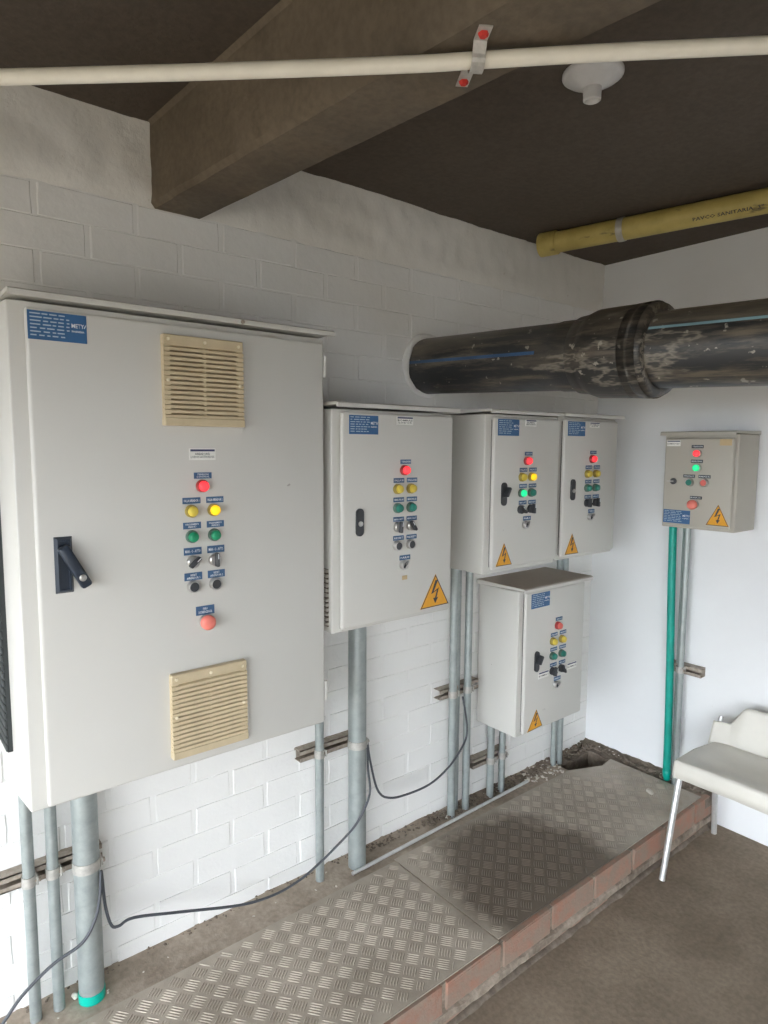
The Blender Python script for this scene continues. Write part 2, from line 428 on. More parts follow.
# mortar smears along the foot and head of the kerb
bm = bmesh.new(); nx = 420; R_ = []
for i in range(nx+1):
    x = -4.2+4.2*i/nx; n1 = noise.fractal(Vector((x*7, 0, 0)), 1, 2, 4); n2 = noise.fractal(Vector((x*11, 4, 0)), 1, 2, 4)
    zt = .050+n1*.012; yo = -.662-max(0, n2)*.012
    R_.append([bm.verts.new(p) for p in ((x, -.650, zt+.004), (x, yo, zt-.004), (x, yo-.002+n1*.004, .026+n2*.010), (x, -.650, .018+n2*.012))])
for a, b in zip(R_, R_[1:]):
    for k in range(4): bm.faces.new((a[k], a[(k+1) % 4], b[(k+1) % 4], b[k]))
bm.faces.new(R_[0]); bm.faces.new(R_[-1])
obj('mortar_smear', bm, 'mortar', kerb, angle=radians(50))
strip_foot = bmesh.new(); R_ = []
for i in range(nx+1):
    x = -4.2+4.2*i/nx; n1 = noise.fractal(Vector((x*6, 8, 0)), 1, 2, 4)
    R_.append([strip_foot.verts.new(p) for p in ((x, -.645, .022+n1*.01), (x, -.662-max(0, n1)*.012, .007), (x, -.672-max(-.01, n1)*.018, -.004), (x, -.645, -.004))])
for a, b in zip(R_, R_[1:]):
    for k in range(4): strip_foot.faces.new((a[k], a[(k+1) % 4], b[(k+1) % 4], b[k]))
obj('mortar_foot', strip_foot, 'dirt', kerb, smooth=True)

# tread plates with raised bars in groups of five
def tread_plate(x0, x1, y0, y1, label, notch=None):
    t = empty('tread_plate', ((x0+x1)/2, (y0+y1)/2, ZP)); ox, oy = (x0+x1)/2, (y0+y1)/2
    a, b, c, d = x0-ox, x1-ox, y0-oy, y1-oy
    poly = [(a, c), (b, c), (b, d), (a, d)]
    if notch: nx_, ny_ = notch; poly = [(a, c), (b, c), (b, d-ny_), (b-nx_*.35, d-ny_-.012), (b-nx_, d), (a, d)]
    bm = bmesh.new()
    lo = [bm.verts.new((x, y, 0)) for x, y in poly]; hi = [bm.verts.new((x, y, .004)) for x, y in poly]
    n = len(poly); bm.faces.new(lo); bm.faces.new(hi)
    for i in range(n): bm.faces.new((lo[i], lo[(i+1) % n], hi[(i+1) % n], hi[i]))
    obj('sheet', bm, 'tread_metal', t)
    bm = bmesh.new(); P = .0455; cs = cos(radians(39)); sn = sin(radians(39)); R0 = int(2.2/P)
    def inside(x, y):
        if not (a+.006 < x < b-.006 and c+.006 < y < d-.006): return False
        if notch and x > b-notch[0]-.01 and y > d-notch[1]-.03: return False
        return True
    for i in range(-R0, R0):
        for j in range(-R0, R0):
            gx, gy = i*P, j*P; cxx, cyy = gx*cs-gy*sn, gx*sn+gy*cs
            if not (a-.03 < cxx < b+.03 and c-.03 < cyy < d+.03): continue
            L, off = (1, 0), (0, 1)
            if (i+j) % 2: L, off = off, L
            for k in range(-2, 3):
                lx, ly = gx+off[0]*k*.0082, gy+off[1]*k*.0082
                hl, hw, h = .0195, .0022, .0019
                pts = []
                for u_, v_, z_ in ((-hl, 0, 0), (-hl*.5, hw, 0), (hl*.5, hw, 0), (hl, 0, 0), (hl*.5, -hw, 0), (-hl*.5, -hw, 0), (-hl*.55, 0, h), (hl*.55, 0, h)):
                    X = lx+L[0]*u_+off[0]*v_; Y = ly+L[1]*u_+off[1]*v_
                    pts.append((X*cs-Y*sn, X*sn+Y*cs, .004+z_))
                if not all(inside(p[0], p[1]) for p in pts): continue
                v = [bm.verts.new(p) for p in pts]
                for q in ((0, 1, 6), (1, 2, 7, 6), (2, 3, 7), (3, 4, 7), (4, 5, 6, 7), (5, 0, 6)): bm.faces.new([v[z] for z in q])
    o = obj('tread_bars', bm, 'tread_metal', t); o['kind'] = 'stuff'
    tag(t, label, 'tread plate', 'tread plates over the trench'); return t
tread_plate(-3.90, -1.416, -.648, -.150, 'grey chequered metal plate nearest the camera, beneath the large cabinet')
tp = tread_plate(-1.410, -.085, -.640, -.140, 'chequered metal plate with a dark damp stain, beside the end wall', (.26, .06))

# ------------------------------------------------------------------ cabinets
BOLT = [[(.50, .85), (.57, .83), (.465, .48), (.40, .405)], [(.40, .405), (.545, .50), (.60, .585), (.455, .47)], [(.545, .50), (.60, .585), (.54, .25), (.50, .25)], [(.455, .265), (.585, .265), (.51, .08)]]
class Cab:
    """local frame: x to the right along the door, -y out of the wall, z up; origin at the lower left corner on the wall"""
    def __init__(s, label, x0, x1, z0, z1, door, d, wall='A', paint='cabinet_paint', lid=None, lidmat=None, back=.012, flare=0):
        s.wall, s.x0, s.z0, s.d = wall, x0, z0, d
        s.root = empty('control_cabinet', (x0, 0, z0) if wall == 'A' else (0, x0, z0), 0 if wall == 'A' else -pi/2)
        tag(s.root, label, 'cabinet', 'electrical control cabinets')
        W = abs(x1-x0); H = z1-z0; db = d-.022
        bm = BX(0, W, -db, -back, 0, H, bev=.005, seg=3)
        for v_ in bm.verts:
            if v_.co.x < .01 and v_.co.y > -.05: v_.co.x -= flare
        obj('body', bm, paint, s.root, angle=radians(35))
        dx0, dx1, dz0, dz1 = s.u(door[0]), s.u(door[1]), door[2]-z0, door[3]-z0
        obj('gasket', BX(dx0+.008, dx1-.008, -db-.006, -db, dz0+.008, dz1-.008), 'gasket', s.root)
        obj('door', BX(dx0, dx1, -d, -db-.005, dz0, dz1, bev=.0085, seg=3), paint, s.root, angle=radians(35))
        if lid:
            l0, l1, lz, ov = lid; l0, l1 = s.u(l0), s.u(l1)
            # folded rain lid: shallow wedge with a lip
            bm = bmesh.new(); zt = lz-z0
            prof = [(-.004, zt), (-(d+ov)+.008, zt-.002), (-(d+ov), zt-.006), (-(d+ov), zt-.018), (-(d+ov)+.004, zt-.018), (-(d+ov)+.006, zt-.010), (-.004, H)]
            A = [bm.verts.new((l0, y, z)) for y, z in prof]; B = [bm.verts.new((l1, y, z)) for y, z in prof]
            n = len(prof); bm.faces.new(A); bm.faces.new(B)
            for i in range(n): bm.faces.new((A[i], A[(i+1) % n], B[(i+1) % n], B[i]))
            obj('lid', bm, lidmat or 'dusty_cabinet_top', s.root)
    def u(s, x): return x-s.x0 if s.wall == 'A' else s.x0-x
    def v(s, z): return z-s.z0
    def plate(s, name, a, b, mat, th=.0015):
        x0, x1 = s.u(a[0]), s.u(b[0]); z1, z0 = s.v(a[1]), s.v(b[1])
        return obj(name, BX(x0, x1, -s.d-th, -s.d+.0005, z0, z1), mat, s.root), (x0+x1)/2, (z0+z1)/2, x1-x0, z1-z0
    def label(s, a, b, txt, mat='blue_label', ink='print_white'):
        o, x, z, wd, ht = s.plate('label_plate', a, b, mat)
        n = txt.count('\n')+1
        lettering(txt, x, -s.d-.0019, z, wd*(.86 if n == 1 else .74), ht*(.42 if n == 1 else .66), ink, o)
    def labels(s, cx, z0, z1, txt, mat='blue_label', hw=.024): s.label((s.mx(cx, -hw), z1), (s.mx(cx, hw), z0), txt, mat)
    def mx(s, x, dx): return x+dx if s.wall == 'A' else x-dx
    def rating(s, a, b):
        o, x, z, wd, ht = s.plate('rating_plate', a, b, 'blue_plate'); y = -s.d-.0019
        bm = bmesh.new(); rnd = random.Random(int(wd*9999))
        for r in range(7):
            zz = z+ht*(.40-.125*r); xx = x-wd*.46
            while xx < x+wd*(.16 if r < 5 else .10):
                L = wd*rnd.uniform(.05, .2); box(bm, xx, min(xx+L, x+wd*.2), y, y+.0003, zz-ht*.022, zz+ht*.022); xx += L+wd*rnd.uniform(.02, .05)
        obj('print_lines', bm, 'print_pale', o)
        lettering('METY', x+wd*.345, y, z+ht*.10, wd*.22, ht*.15, 'print_white', o)
        lettering('INGENIERIA', x+wd*.345, y, z-ht*.10, wd*.22, ht*.07, 'print_white', o)
        bm = bmesh.new(); prism(bm, [(x+wd*.45, z+ht*.06), (x+wd*.46, z+ht*.02), (x+wd*.495, z+ht*.17), (x+wd*.485, z+ht*.17)], y, y+.0003)
        obj('tick_mark', bm, 'print_white', o)
    def sign(s, a, b, txt):
        o, x, z, wd, ht = s.plate('name_sign', a, b, 'sign_white')
        obj('header_strip', BX(x-wd*.46, x+wd*.47, -s.d-.0021, -s.d-.001, z+ht*.24, z+ht*.42), 'navy_strip', o)
        lettering(txt, x, -s.d-.0019, z-ht*.10, wd*.90, ht*(.46 if '\n' in txt else .24), 'print_black', o)
    def lamp(s, x, z, bez, lens, r=.0165):
        x, z = s.u(x), s.v(z)
        p = obj('pilot_light', LT((x, -s.d, z), (0, -1, 0), [(r, 0), (r, .009), (r-.0015, .0115), (r-.004, .0115)]), bez, s.root, angle=radians(40))
        obj('lens', LT((x, -s.d, z), (0, -1, 0), [(r-.0035, .008), (r-.0035, .018), (r-.005, .0215), (r-.009, .0232), (0, .0236)]), lens, p, angle=radians(50))
    def button(s, x, z, cap, r=.0165, bez='chrome'):
        x, z = s.u(x), s.v(z)
        p = obj('push_button', LT((x, -s.d, z), (0, -1, 0), [(r, 0), (r, .012), (r-.002, .0145), (r-.004, .0145), (r-.004, .009)]), bez, s.root, angle=radians(40))
        obj('cap', LT((x, -s.d, z), (0, -1, 0), [(r-.0042, .008), (r-.0042, .013), (0, .0125)]), cap, p, angle=radians(40))
    def selector(s, x, z, ang, r=.0165, bez='black_plastic'):
        x, z = s.u(x), s.v(z)
        p = obj('selector_switch', LT((x, -s.d, z), (0, -1, 0), [(r, 0), (r, .011), (r-.003, .0135), (0, .0135)]), bez, s.root, angle=radians(40))
        k = obj('knob', BX(-.0045, .0045, -.028, -.012, -.017, .019, bev=.002), 'black_plastic', p)
        obj('pointer', BX(-.0012, .0012, -.0286, -.0275, .004, .018), 'print_white', p)
        for c in p.children: c.location = (x, -s.d, z); c.rotation_euler = (0, ang, 0)
    def keysw(s, x, z, ang=.6, r=.0155):
        x, z = s.u(x), s.v(z)
        p = obj('key_switch', LT((x, -s.d, z), (0, -1, 0), [(r, 0), (r, .010), (r-.002, .013), (r-.006, .013), (r-.006, .011), (0, .011)]), 'chrome', s.root, angle=radians(40))
        k = obj('key_slot', BX(-.003, .003, -.0145, -.011, -.010, .010), 'black_plastic', p)
        k2 = obj('lever', BX(-.003, .003, -.022, -.012, .002, .016, bev=.001), 'chrome', p)
        for c in p.children: c.location = (x, -s.d, z); c.rotation_euler = (0, ang, 0)
    def estop(s, x, z, r=.0195):
        x, z = s.u(x), s.v(z)
        p = obj('emergency_stop', LT((x, -s.d, z), (0, -1, 0), [(.0165, 0), (.0165, .009), (.012, .010), (.012, .02)]), 'chrome', s.root, angle=radians(40))
        obj('mushroom_head', LT((x, -s.d, z), (0, -1, 0), [(.013, .014), (r, .017), (r, .027), (r-.002, .031), (r-.007, .034), (0, .0345)]), 'red_mushroom', p, angle=radians(40))
    def warning(s, ap, bl, br):
        P = [(s.u(p[0]), s.v(p[1])) for p in (ap, br, bl)]
        o = obj('warning_sign', prism(bmesh.new(), P, -s.d-.0012, -s.d+.0005), 'sign_orange', s.root)
        cx, cz = sum(p[0] for p in P)/3, sum(p[1] for p in P)/3; y = -s.d-.0016
        bm = bmesh.new()
        A = [bm.verts.new((cx+(p[0]-cx)*.985, y, cz+(p[1]-cz)*.985)) for p in P]; B = [bm.verts.new((cx+(p[0]-cx)*.90, y, cz+(p[1]-cz)*.90)) for p in P]
        for i in range(3): bm.faces.new((A[i], A[(i+1) % 3], B[(i+1) % 3], B[i]))
        obj('border', bm, 'print_black', o)
        (ax, az), (rx, rz_), (lx, lz_) = P
        def mp(u_, v_):
            bxx, bzz = lx+(rx-lx)*u_, lz_+(rz_-lz_)*u_; mxx, mzz = (lx+rx)/2, (lz_+rz_)/2
            return (bxx+(ax-mxx)*v_, bzz+(az-mzz)*v_)
        bm = bmesh.new()
        for k_, pc in enumerate(BOLT):      # upper stroke, cross stroke, lower stroke, arrow head
            bm.faces.new([bm.verts.new((x, y-.0002-k_*.00003, z)) for x, z in (mp(.5+(a_-.505)*1.35, b_*.93+.03) for a_, b_ in pc)])
        obj('lightning_bolt', bm, 'print_black', o)
    def lock(s, x, z, h=.086, lever=0):
        x, z = s.u(x), s.v(z); wd = .014; pts = []
        for i in range(13): a = pi*i/12; pts.append((x+wd*cos(a), z+h/2-wd+wd*sin(a)))
        for i in range(13): a = pi+pi*i/12; pts.append((x+wd*cos(a), z-h/2+wd+wd*sin(a)))
        p = obj('lock_escutcheon', prism(bmesh.new(), pts, -s.d-.006, -s.d+.001), 'black_plastic', s.root)
        obj('lock_barrel', LT((x, -s.d, z-.004), (0, -1, 0), [(.008, 0), (.008, .010), (.005, .0105), (0, .0105)]), 'chrome' if not lever else 'black_plastic', p)
        if lever:
            l = obj('lever', BX(-.006, .006, -.026, -.004, -.010, .028, bev=.003), 'black_plastic', p); l.location = (x+.002, -s.d, z); l.rotation_euler = (0, lever, 0)
    def hinge(s, x, z0, z1):
        x = s.u(x)
        p = obj('hinge', LT((x, -s.d+.012, s.v(z0)), (0, 0, 1), [(.006, 0), (.006, s.v(z1)-s.v(z0))], 12), s_paint, s.root, angle=radians(40))
s_paint = 'sign_white'

def vent(cab, x0, x1, z0, z1):
    """beige louvred filter; each louvre is a piece of its own"""
    x0, x1, z0, z1 = cab.u(x0), cab.u(x1), cab.v(z0), cab.v(z1); d = cab.d; wd = x1-x0; H = z1-z0
    p = obj('vent_grille', BX(x0+.004, x1-.004, -d-.004, -d+.001, z0+.004, z1-.004), 'vent_dark', cab.root)
    obj('header', BX(x0, x1, -d-.020, -d, z1-.026, z1, bev=.002), 'beige_plastic', p)
    obj('footer', BX(x0-.001, x1+.001, -d-.024, -d, z0, z0+.020, bev=.002), 'beige_plastic', p)
    n = 15; a, b = z0+.020, z1-.026; pit = (b-a)/n
    bm = bmesh.new()      # one louvre, sloping down and outward
    L = wd/2; prof = [(-.006, pit*1.1), (-.021, pit*.45), (-.021, -pit*.12), (-.0185, -pit*.12), (-.006, pit*.6)]
    A = [bm.verts.new((-L, y, z)) for y, z in prof]; B = [bm.verts.new((L, y, z)) for y, z in prof]; k = len(prof)
    bm.faces.new(A); bm.faces.new(B)
    for i in range(k): bm.faces.new((A[i], A[(i+1) % k], B[(i+1) % k], B[i]))
    me = bpy.data.meshes.new('slat'); bmesh.ops.recalc_face_normals(bm, faces=bm.faces[:]); bm.to_mesh(me); bm.free(); me.materials.append(MATS['beige_plastic'])
    for i in range(n):
        o = link('slat', me, None, p); o.location = ((x0+x1)/2, -d, a+pit*i+pit*.1)
    for xx in (x0+.009, x1-.009):
        obj('side_rail', BX(xx-.008, xx+.008, -d-.017, -d, z0+.018, z1-.02), 'beige_plastic', p)
    obj('centre_rib', BX((x0+x1)/2-.003, (x0+x1)/2+.003, -d-.0175, -d, z0+.018, z1-.02), 'beige_plastic', p)
    for xx, zz in ((x0+.012, z1-.012), ((x0+x1)/2, z1-.013), (x1-.014, z1-.014), (x0+.010, z0+H*.50), (x1-.012, z0+H*.48)):
        obj('screw_boss', LT((xx, -d-.017, zz), (0, -1, 0), [(.004, 0), (.004, .006), (0, .0065)], 10), 'beige_light', p)

# --- large cabinet
C = Cab('large pale grey cabinet with two beige vents, nearest the camera', -2.598, -1.778, .797, 1.966, (-2.565, -1.7895, .8066, 1.951), .2565, lid=(-2.600, -1.768, 1.986, .024), lidmat='cabinet_paint', flare=.020)
C.rating((-2.561, 1.944), (-2.440, 1.882)); C.sign((-2.204, 1.645), (-2.133, 1.615), 'AIREADORES\nLODOS ACTIVADOS')
C.label((-2.193, 1.583), (-2.145, 1.567), 'TENSION\nCONTROL')
for i, x in enumerate((-2.201, -2.137)):
    n = str(i+1)
    C.labels(x, 1.503, 1.519, 'FALLA AIREADOR '+n); C.labels(x, 1.438, 1.455, 'FUNCIONAMIENTO\nAIREADOR '+n)
    C.labels(x, 1.370, 1.389, 'MAN - O - AUTO'); C.labels(x, 1.303, 1.323, 'RESET\nAIREADOR '+n)
C.label((-2.196, 1.231), (-2.145, 1.207), 'PARO\nDE EMERGENCIA')
C.lamp(-2.172, 1.548, 'red_bezel', 'lamp_red'); C.lamp(-2.203, 1.484, 'amber_bezel', 'yellow_plastic'); C.lamp(-2.142, 1.484, 'amber_bezel', 'lamp_yellow')
C.lamp(-2.203, 1.418, 'green_bezel', 'green_plastic'); C.lamp(-2.142, 1.418, 'green_bezel', 'green_plastic')
C.selector(-2.203, 1.352, .85, bez='chrome'); C.selector(-2.142, 1.352, 0, bez='chrome')
C.button(-2.203, 1.287, 'black_plastic'); C.button(-2.142, 1.287, 'black_plastic'); C.estop(-2.172, 1.190)
vent(C, -2.271, -2.058, 1.701, 1.923); vent(C, -2.273, -2.062, .841, 1.066)
# swing handle: tray and lever
hx0, hx1, hz0, hz1 = C.u(-2.529), C.u(-2.490), C.v(1.312), C.v(1.443); d = C.d
bm = bmesh.new(); prof = [(0, 0), (.010, .004), (.010, .010), (.006, .010)]
rings = []
for ins, h in ((0, 0), (.006, .010), (.009, .010), (.010, .004)):
    rings.append([bm.verts.new((x, -d-h, z)) for x, z in ((hx0+ins, hz0+ins), (hx1-ins, hz0+ins), (hx1-ins, hz1-ins), (hx0+ins, hz1-ins))])
for a, b in zip(rings, rings[1:]):
    for i in range(4): bm.faces.new((a[i], a[(i+1) % 4], b[(i+1) % 4], b[i]))
bm.faces.new(rings[-1])
hp = obj('swing_handle', bm, 'handle_navy', C.root)
lv = obj('lever', BX(-.0125, .0125, -.030, -.008, -.098, .012, bev=.006, seg=2), 'handle_navy', hp, angle=radians(50)); lv.location = (C.u(-2.510), -d, C.v(1.412)); lv.rotation_euler = (0, -.48, 0)
kb = obj('lock_barrel', LT((0, -.028, -.072), (0, -1, 0), [(.008, 0), (.008, .004), (.004, .005), (0, .005)], 16), 'chrome', hp); kb.location = lv.location; kb.rotation_euler = lv.rotation_euler
for z0, z1 in ((1.853, 1.914), (.874, .934)): C.hinge(-1.781, z0, z1)
obj('lid_screw', LT((C.u(-2.06), -d-.024, C.v(1.974)), (0, -1, 0), [(.006, 0), (.005, .003), (0, .004)], 12), 'strut_steel', C.root)
# dark slatted panel on the large cabinet's left flank, for an unidentified dark strip
sv = obj('side_louvre', BX(-.022, -.006, -.112, -.015, C.v(.905), C.v(1.84)), 'dark_slats', C.root)
sl = BX(-.026, -.020, -.114, -.013, -.008, .008, bev=.002); me = bpy.data.meshes.new('slat'); sl.to_mesh(me); sl.free(); me.materials.append(MATS['dark_slats'])
for i in range(46):
    o = link('slat', me, None, sv); o.location = (0, 0, C.v(.915)+.0203*i)

# --- the smaller cabinets share one layout
def panel(C, xl, xr, z, rows, lit=(), tails=True):
    """z: rows of device heights, labels sit 16..32 mm above"""
    xm = (xl+xr)/2; lo = .007 if 'buttons' in rows else .011; red = 'lamp_red' if 'r' in lit else 'red_plastic'
    C.labels(xm+lo, z[0]+.020, z[0]+.034, 'TENSION', hw=.022); C.lamp(xm, z[0], 'red_bezel', red)
    for i, x in enumerate((xl, xr)):
        C.labels(x+lo, z[1]+.020, z[1]+.035, 'FALLA B'+str(i+1), hw=.022); C.lamp(x, z[1], 'amber_bezel', 'lamp_yellow' if ('y%d' % i) in lit else 'yellow_plastic')
        C.labels(x+lo, z[2]+.019, z[2]+.034, 'MARCHA B'+str(i+1), hw=.022); C.lamp(x, z[2], 'green_bezel', 'lamp_green' if ('g%d' % i) in lit else 'teal_plastic')
        C.labels(x+lo, z[3]+.018, z[3]+.033, 'MAN-O-AUT', hw=.022)
    if 'buttons' in rows:
        for x in (xl, xr):
            C.labels(x+lo, z[4]+.017, z[4]+.032, 'RESET', hw=.022); C.button(x, z[4], 'black_plastic')
    C.labels(xm+lo, z[-1]+.016, z[-1]+.032, 'PARO', hw=.0225); C.keysw(xm, z[-1])

C2 = Cab('mid-size grey cabinet with large orange warning triangle beside the large cabinet', -1.762, -1.262, 1.078, 1.764, (-1.740, -1.274, 1.0897, 1.7553), .275, lid=(-1.766, -1.256, 1.786, .014), lidmat='cabinet_paint')
C2.rating((-1.714, 1.746), (-1.603, 1.689)); C2.sign((-1.528, 1.748), (-1.459, 1.721), 'BOMBAS\nLODOS')
panel(C2, -1.524, -1.468, (1.577, 1.517, 1.456, 1.394, 1.334, 1.268), ('buttons',), ('r',))
C2.selector(-1.522, 1.394, .1, bez='chrome'); C2.selector(-1.468, 1.396, -.6, bez='chrome')
C2.lock(-1.675, 1.420); C2.warning((-1.350, 1.220), (-1.419, 1.106), (-1.286, 1.109))
C2.plate('glue_residue', (-1.500, 1.232), (-1.478, 1.218), 'tape_beige', .0008)
sv = obj('side_louvre', BX(-.003, .0, -.235, -.12, .02, .20), 'vent_dark', C2.root)
sl = BX(-.010, -.001, -.238, -.117, -.004, .006, bev=.0015); me = bpy.data.meshes.new('slat'); sl.to_mesh(me); sl.free(); me.materials.append(MATS['box_paint'])
for i in range(12):
    o = link('slat', me, None, sv); o.location = (0, 0, .028+.015*i)

C3 = Cab('grey cabinet with lit green and yellow lamps, in the upper row', -1.100, -.674, 1.184, 1.772, (-1.0744, -.6873, 1.2016, 1.7593), .2825, lid=(-1.104, -.672, 1.791, .012), lidmat='cabinet_paint')
C3.rating((-1.056, 1.754), (-.939, 1.694)); C3.sign((-.901, 1.756), (-.838, 1.731), 'BOMBAS\nRETORNO')
panel(C3, -.918, -.862, (1.601, 1.540, 1.480, 1.418, 1.358), (), ('r', 'y1', 'g0'))
C3.selector(-.920, 1.418, -.8); C3.selector(-.862, 1.418, 0)
C3.lock(-1.017, 1.480, lever=.5); C3.warning((-1.008, 1.297), (-1.052, 1.212), (-.962, 1.212))

C4 = Cab('grey cabinet with unlit yellow and green lamps, nearest the corner in the upper row', -.668, -.256, 1.190, 1.775, (-.6548, -.271, 1.2045, 1.7647), .2826, lid=(-.669, -.240, 1.793, .012), lidmat='cabinet_paint')
C4.rating((-.636, 1.757), (-.519, 1.699)); C4.sign((-.487, 1.757), (-.416, 1.735), 'BOMBAS\nAGUA')
panel(C4, -.494, -.435, (1.605, 1.543, 1.484, 1.421, 1.361), (), ('r',))
C4.selector(-.491, 1.421, .2); C4.selector(-.433, 1.421, 0)
C4.lock(-.592, 1.480); C4.warning((-.584, 1.299), (-.631, 1.214), (-.537, 1.213))

C5 = Cab('grey cabinet with dusty brown top hung below the upper row', -.845, -.405, .474, 1.078, (-.8236, -.4245, .4854, 1.0737), .2487, lid=(-.850, -.386, 1.096, .014))
C5.rating((-.793, 1.065), (-.675, 1.005))
panel(C5, -.648, -.587, (.910, .847, .785, .719, .655), (), ())
C5.selector(-.645, .719, .3); C5.selector(-.585, .719, -.4)
C5.sign((-.736, .730), (-.668, .702), 'BOMBA 1'); C5.sign((-.540, .728), (-.472, .700), 'BOMBA 2')
C5.lock(-.750, .781, lever=.5); C5.warning((-.741, .576), (-.797, .492), (-.700, .497))

B = Cab('small beige grey control box on the end wall beside the corner', -.461, -.760, 1.320, 1.708, (-.4712, -.750, 1.3306, 1.6933), .2197, wall='B', paint='box_paint', lid=(-.455, -.760, 1.722, .012), lidmat='box_paint')
B.sign((-.480, 1.684), (-.538, 1.660), 'BOMBA POZO')
for x, z0, z1, tx in ((-.6085, 1.652, 1.665, 'TENSION'), (-.6085, 1.593, 1.606, 'MARCHA'), (-.580, 1.532, 1.545, 'ARRANQUE'), (-.6425, 1.532, 1.545, 'PARADA'), (-.6125, 1.446, 1.458, 'PARO')):
    B.labels(x, z0, z1, tx, 'dark_label')
B.lamp(-.611, 1.631, 'chrome', 'lamp_red'); B.lamp(-.612, 1.573, 'chrome', 'lamp_green')
B.button(-.585, 1.513, 'teal_plastic'); B.button(-.644, 1.514, 'red_plastic'); B.estop(-.608, 1.424)
B.rating((-.479, 1.396), (-.592, 1.341)); B.warning((-.703, 1.430), (-.657, 1.345), (-.747, 1.345))
B.plate('masking_tape', (-.695, 1.688), (-.741, 1.663), 'tape_beige', .0008)
x, z = B.u(-.516), B.v(1.515)
p = obj('key_lock', LT((x, -B.d, z), (0, -1, 0), [(.013, 0), (.013, .006), (.009, .008), (.009, .010), (0, .010)], 20), 'black_plastic', B.root, angle=radians(40))
obj('key', BX(x-.022, x+.004, -B.d-.016, -B.d-.009, z-.0025, z+.0025), 'chrome', p)

# ------------------------------------------------------------------ conduits, strut channels, clamps
def conduit(x, y, r, z0, z1, label, band=None, coupling=None, group='galvanised conduits'):
    t = empty('conduit', (x, y, z0))
    obj('pipe', LT((0, 0, 0), (0, 0, 1), [(r, 0), (r, z1-z0)], 20), 'galvanised', t, angle=radians(50))
    if band: obj('tape_band', LT((0, 0, .0), (0, 0, 1), [(r+.0012, 0), (r+.0015, band)], 20), 'green_tape', t, angle=radians(50))
    if coupling: obj('coupling', LT((0, 0, coupling), (0, 0, 1), [(r+.004, 0), (r+.004, .034), (r, .036)], 20), 'galvanised_fitting', t, angle=radians(50))
    tag(t, label, 'conduit', group); return t
SA = -.041
zg = ZP-.006
conduit(-2.581, SA-.0145, .0145, zg, .80, 'thin galvanised conduit at the far left below the large cabinet')
conduit(-2.524, SA-.0145, .0145, zg, .80, 'thin galvanised conduit between another thin one and the thick green-footed one')
conduit(-2.445, SA-.033, .033, zg, .80, 'thick galvanised conduit with a green band at its foot', band=.028)
conduit(-1.681, SA-.015, .015, zg, 1.08, 'thin galvanised conduit standing just right of the large cabinet')
conduit(-1.531, SA-.032, .032, zg, 1.08, 'thick galvanised conduit rising into the mid-size cabinet')
conduit(-1.036, SA-.0165, .0165, zg, 1.19, 'leftmost of three galvanised conduits left of the lower cabinet')
conduit(-.985, -.030, .012, zg, 1.19, 'thinnest galvanised conduit, set back between two others', coupling=None)
conduit(-.950, SA-.0155, .0155, zg, 1.19, 'galvanised conduit with a fitting at its foot, nearest the lower cabinet', coupling=.0)
conduit(-.797, SA-.0155, .0155, zg, .48, 'left galvanised conduit under the lower cabinet')
conduit(-.760, -.028, .011, zg, .48, 'thin set-back conduit between two under the lower cabinet')
conduit(-.722, SA-.0145, .0145, zg, .48, 'right galvanised conduit under the lower cabinet', coupling=.0)
conduit(-.345, SA-.0135, .0135, zg, 1.20, 'left of two galvanised conduits beside the room corner')
conduit(-.303, SA-.0155, .0155, zg, 1.20, 'right of two galvanised conduits beside the room corner', coupling=.0)
def strut(x0, x1, z, label, clamps, wall='A'):
    t = empty('strut_channel', (x0, 0, z) if wall == 'A' else (0, x0, z), 0 if wall == 'A' else -pi/2)
    L = abs(x1-x0); h = .0205; D = .041; bm = bmesh.new()
    for a in ((0, L, -.003, .0, -h, h), (0, L, -D, -.003, h-.003, h), (0, L, -D, -.003, -h, -h+.003),
              (0, L, -D, -D+.003, h-.014, h), (0, L, -D, -D+.003, -h, -h+.014)): box(bm, *a)
    obj('channel', bm, 'strut_steel', t)
    for x, r, yc in clamps:
        u_ = abs(x-x0); yc_ = yc if yc is not None else -D-r
        bm = bmesh.new(); seg = 16; hh = .014; th = .003
        for s_ in (0,):
            R1 = [(u_+(r+.001)*cos(pi*2*i/seg), yc_+(r+.001)*sin(pi*2*i/seg)) for i in range(seg)]
            R2 = [(u_+(r+th)*cos(pi*2*i/seg), yc_+(r+th)*sin(pi*2*i/seg)) for i in range(seg)]
            q = [[bm.verts.new((a, b, z_)) for a, b in R_] for R_, z_ in ((R1, -hh), (R2, -hh), (R2, hh), (R1, hh))]
            for k in range(4):
                A_, B_ = q[k], q[(k+1) % 4]
                for i in range(seg): bm.faces.new((A_[i], A_[(i+1) % seg], B_[(i+1) % seg], B_[i]))
        c = obj('conduit_clamp', bm, 'galvanised_fitting', t, angle=radians(50))
        obj('ear', BX(u_+r+.001, u_+r+.005, yc_-.018, -D+.004, -.011, .013, bev=.001), 'galvanised_fitting', c)
        obj('bolt', LT((u_+r-.004, yc_-.010, 0), (1, 0, 0), [(.0035, 0), (.0035, .010), (.0065, .010), (.0065, .015), (.004, .016)], 8), 'strut_steel', c)
    tag(t, label, 'strut channel', 'strut channels holding the conduits'); return t
strut(-2.70, -2.395, .525, 'strut channel at the far left behind three conduits', [(-2.581, .0145, None), (-2.524, .0145, None), (-2.445, .033, None)])
strut(-1.748, -1.475, .598, 'strut channel below the mid-size cabinet behind two conduits', [(-1.681, .015, None), (-1.531, .032, None)])
strut(-1.092, -.868, .655, 'strut channel left of the lower cabinet behind three conduits', [(-1.036, .0165, None), (-.950, .0155, None)])
strut(-.890, -.675, .300, 'strut channel beneath the lower cabinet, low on the wall', [(-.797, .0155, None), (-.722, .0145, None)])
